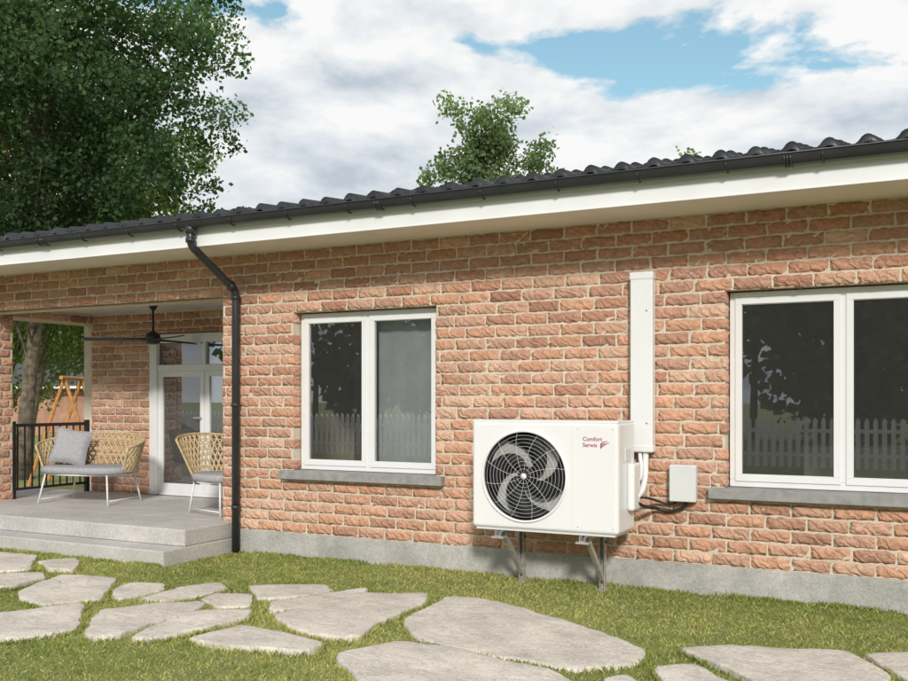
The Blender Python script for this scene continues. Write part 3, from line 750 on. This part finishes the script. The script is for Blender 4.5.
for x in (-5,2.0): box('window_frame',(x,-.06,.8),(x+1.4,.02,1.75),M_upvc,nh);box('window_pane',(x+.1,-.075,.9),(x+1.3,-.055,1.65),M_blade,nh)
V=[];F=[];xs=np.linspace(-7.6,6.6,200)
for s in range(9):
    for up in (0.03,0.0):
        ss=s+(0 if up else 1)
        for x in xs: V.append((x,-.6+ss*.45,2.08+ss*.45*.27+up+.02*math.sin(x*20)))
for r in range(17):
    for i in range(199): F.append((r*200+i,r*200+i+1,(r+1)*200+i+1,(r+1)*200+i))
mesh_obj('roof',V,F,simple('neighbour_tile',(.07,.075,.08),.5,var=.2),nh,True)
mesh_obj('roof_rear',[(-7.6,3.45,3.17),(6.6,3.45,3.17),(6.6,7.6,2.08),(-7.6,7.6,2.08)],[(0,1,2,3)],M_tile,nh)
box('fascia',(-7.5,-.62,1.98),(6.5,-.58,2.09),M_white,nh)
sl=empty('wooden_swing_frame',(-13.85,4.72,0),math.radians(-62));a=Acc()
for xx in (-.4,.4):
    a.tube([(xx,-.62,0),(xx,0,1.88)],.03,6);a.tube([(xx,.62,0),(xx,0,1.88)],.03,6)
    a.tube([(xx,-.31,.94),(xx,.31,.94)],.02,6)
a.tube([(-.55,0,1.89),(.55,0,1.89)],.035,8)
a.box((-.2,-.12,.45),(.2,.12,.49))
for xx in (-.18,.18): a.tube([(xx,0,.49),(xx,0,1.88)],.008,5)
a.obj('timber_frame',M_wood,sl)
# ---------------------------------------------------------------- light
sd=Vector((.42,-.80,0)).normalized();EL=math.radians(28)
sd=Vector((sd.x*math.cos(EL),sd.y*math.cos(EL),math.sin(EL)))
sun=bpy.data.lights.new('sun','SUN');sun.energy=3.0;sun.angle=math.radians(7.0);sun.color=(1,.945,.86)
so=bpy.data.objects.new('sun',sun);so.rotation_euler=sd.to_track_quat('Z','Y').to_euler();so.location=(0,0,30);link(so)
w=bpy.data.worlds.new('World');scene.world=w;w.use_nodes=True;nt=w.node_tree;nd=nt.nodes;l=nt.links
bg=nd['Background'];sk=N(nt,'ShaderNodeTexSky');sk.sky_type='NISHITA';sk.sun_disc=False;sk.sun_elevation=EL
sk.sun_rotation=math.atan2(sd.x,sd.y);sk.air_density=1.0;sk.dust_density=.6
tc=N(nt,'ShaderNodeTexCoord')
def cl(off,sc,det):
    mp=N(nt,'ShaderNodeMapping');mp.inputs['Scale'].default_value=(1,1,2.1);mp.inputs['Location'].default_value=off;l.new(tc.outputs['Generated'],mp.inputs[0])
    c=N(nt,'ShaderNodeTexNoise',Scale=sc,Detail=det,Roughness=.56,Distortion=.15);l.new(mp.outputs[0],c.inputs['Vector']);return c.outputs[0]
nA=cl((.35,.1,.0),3.6,8);nB=cl((.35,.1,.06),3.6,5)
sx=N(nt,'ShaderNodeSeparateXYZ');l.new(tc.outputs['Generated'],sx.inputs[0])
zc=math_(nt,'MULTIPLY_ADD',sx.outputs[0],-.125,.300)
dz=math_(nt,'ABSOLUTE',math_(nt,'SUBTRACT',sx.outputs[2],zc))
gap=math_(nt,'SUBTRACT',1.0,math_(nt,'DIVIDE',dz,.055,clamp=True))
dens=math_(nt,'MULTIPLY_ADD',gap,-.22,math_(nt,'ADD',nA,.115))
mask=ramp(nt,[(.435,0.),(.482,1.)]);l.new(dens,mask.inputs[0])
lit=math_(nt,'MULTIPLY_ADD',math_(nt,'SUBTRACT',nA,nB),3.8,.60,clamp=True)
sh=ramp(nt,[(.08,(4.9,5.5,6.2)),(.45,(7.0,7.4,7.8)),(.8,(8.8,8.85,8.8))]);l.new(lit,sh.inputs[0])
skc=mixc(nt,.12,mixc(nt,1,sk.outputs[0],(1.2,1.55,1.35),'MULTIPLY'),(7.0,7.6,8.0))
l.new(mixc(nt,mask.outputs[0],skc,sh.outputs[0]),bg.inputs[0]);bg.inputs[1].default_value=.108
# ---------------------------------------------------------------- camera
cam=bpy.data.cameras.new('camera');cam.sensor_width=36;cam.lens=37.74;cam.shift_y=.0655;cam.clip_end=2000;cam.clip_start=.05
co=bpy.data.objects.new('camera',cam);co.location=(0,-7.4,1.5);co.rotation_euler=(math.radians(90),0,math.radians(27));link(co);scene.camera=co
scene.view_settings.view_transform='Standard';scene.view_settings.look='None';scene.view_settings.exposure=0
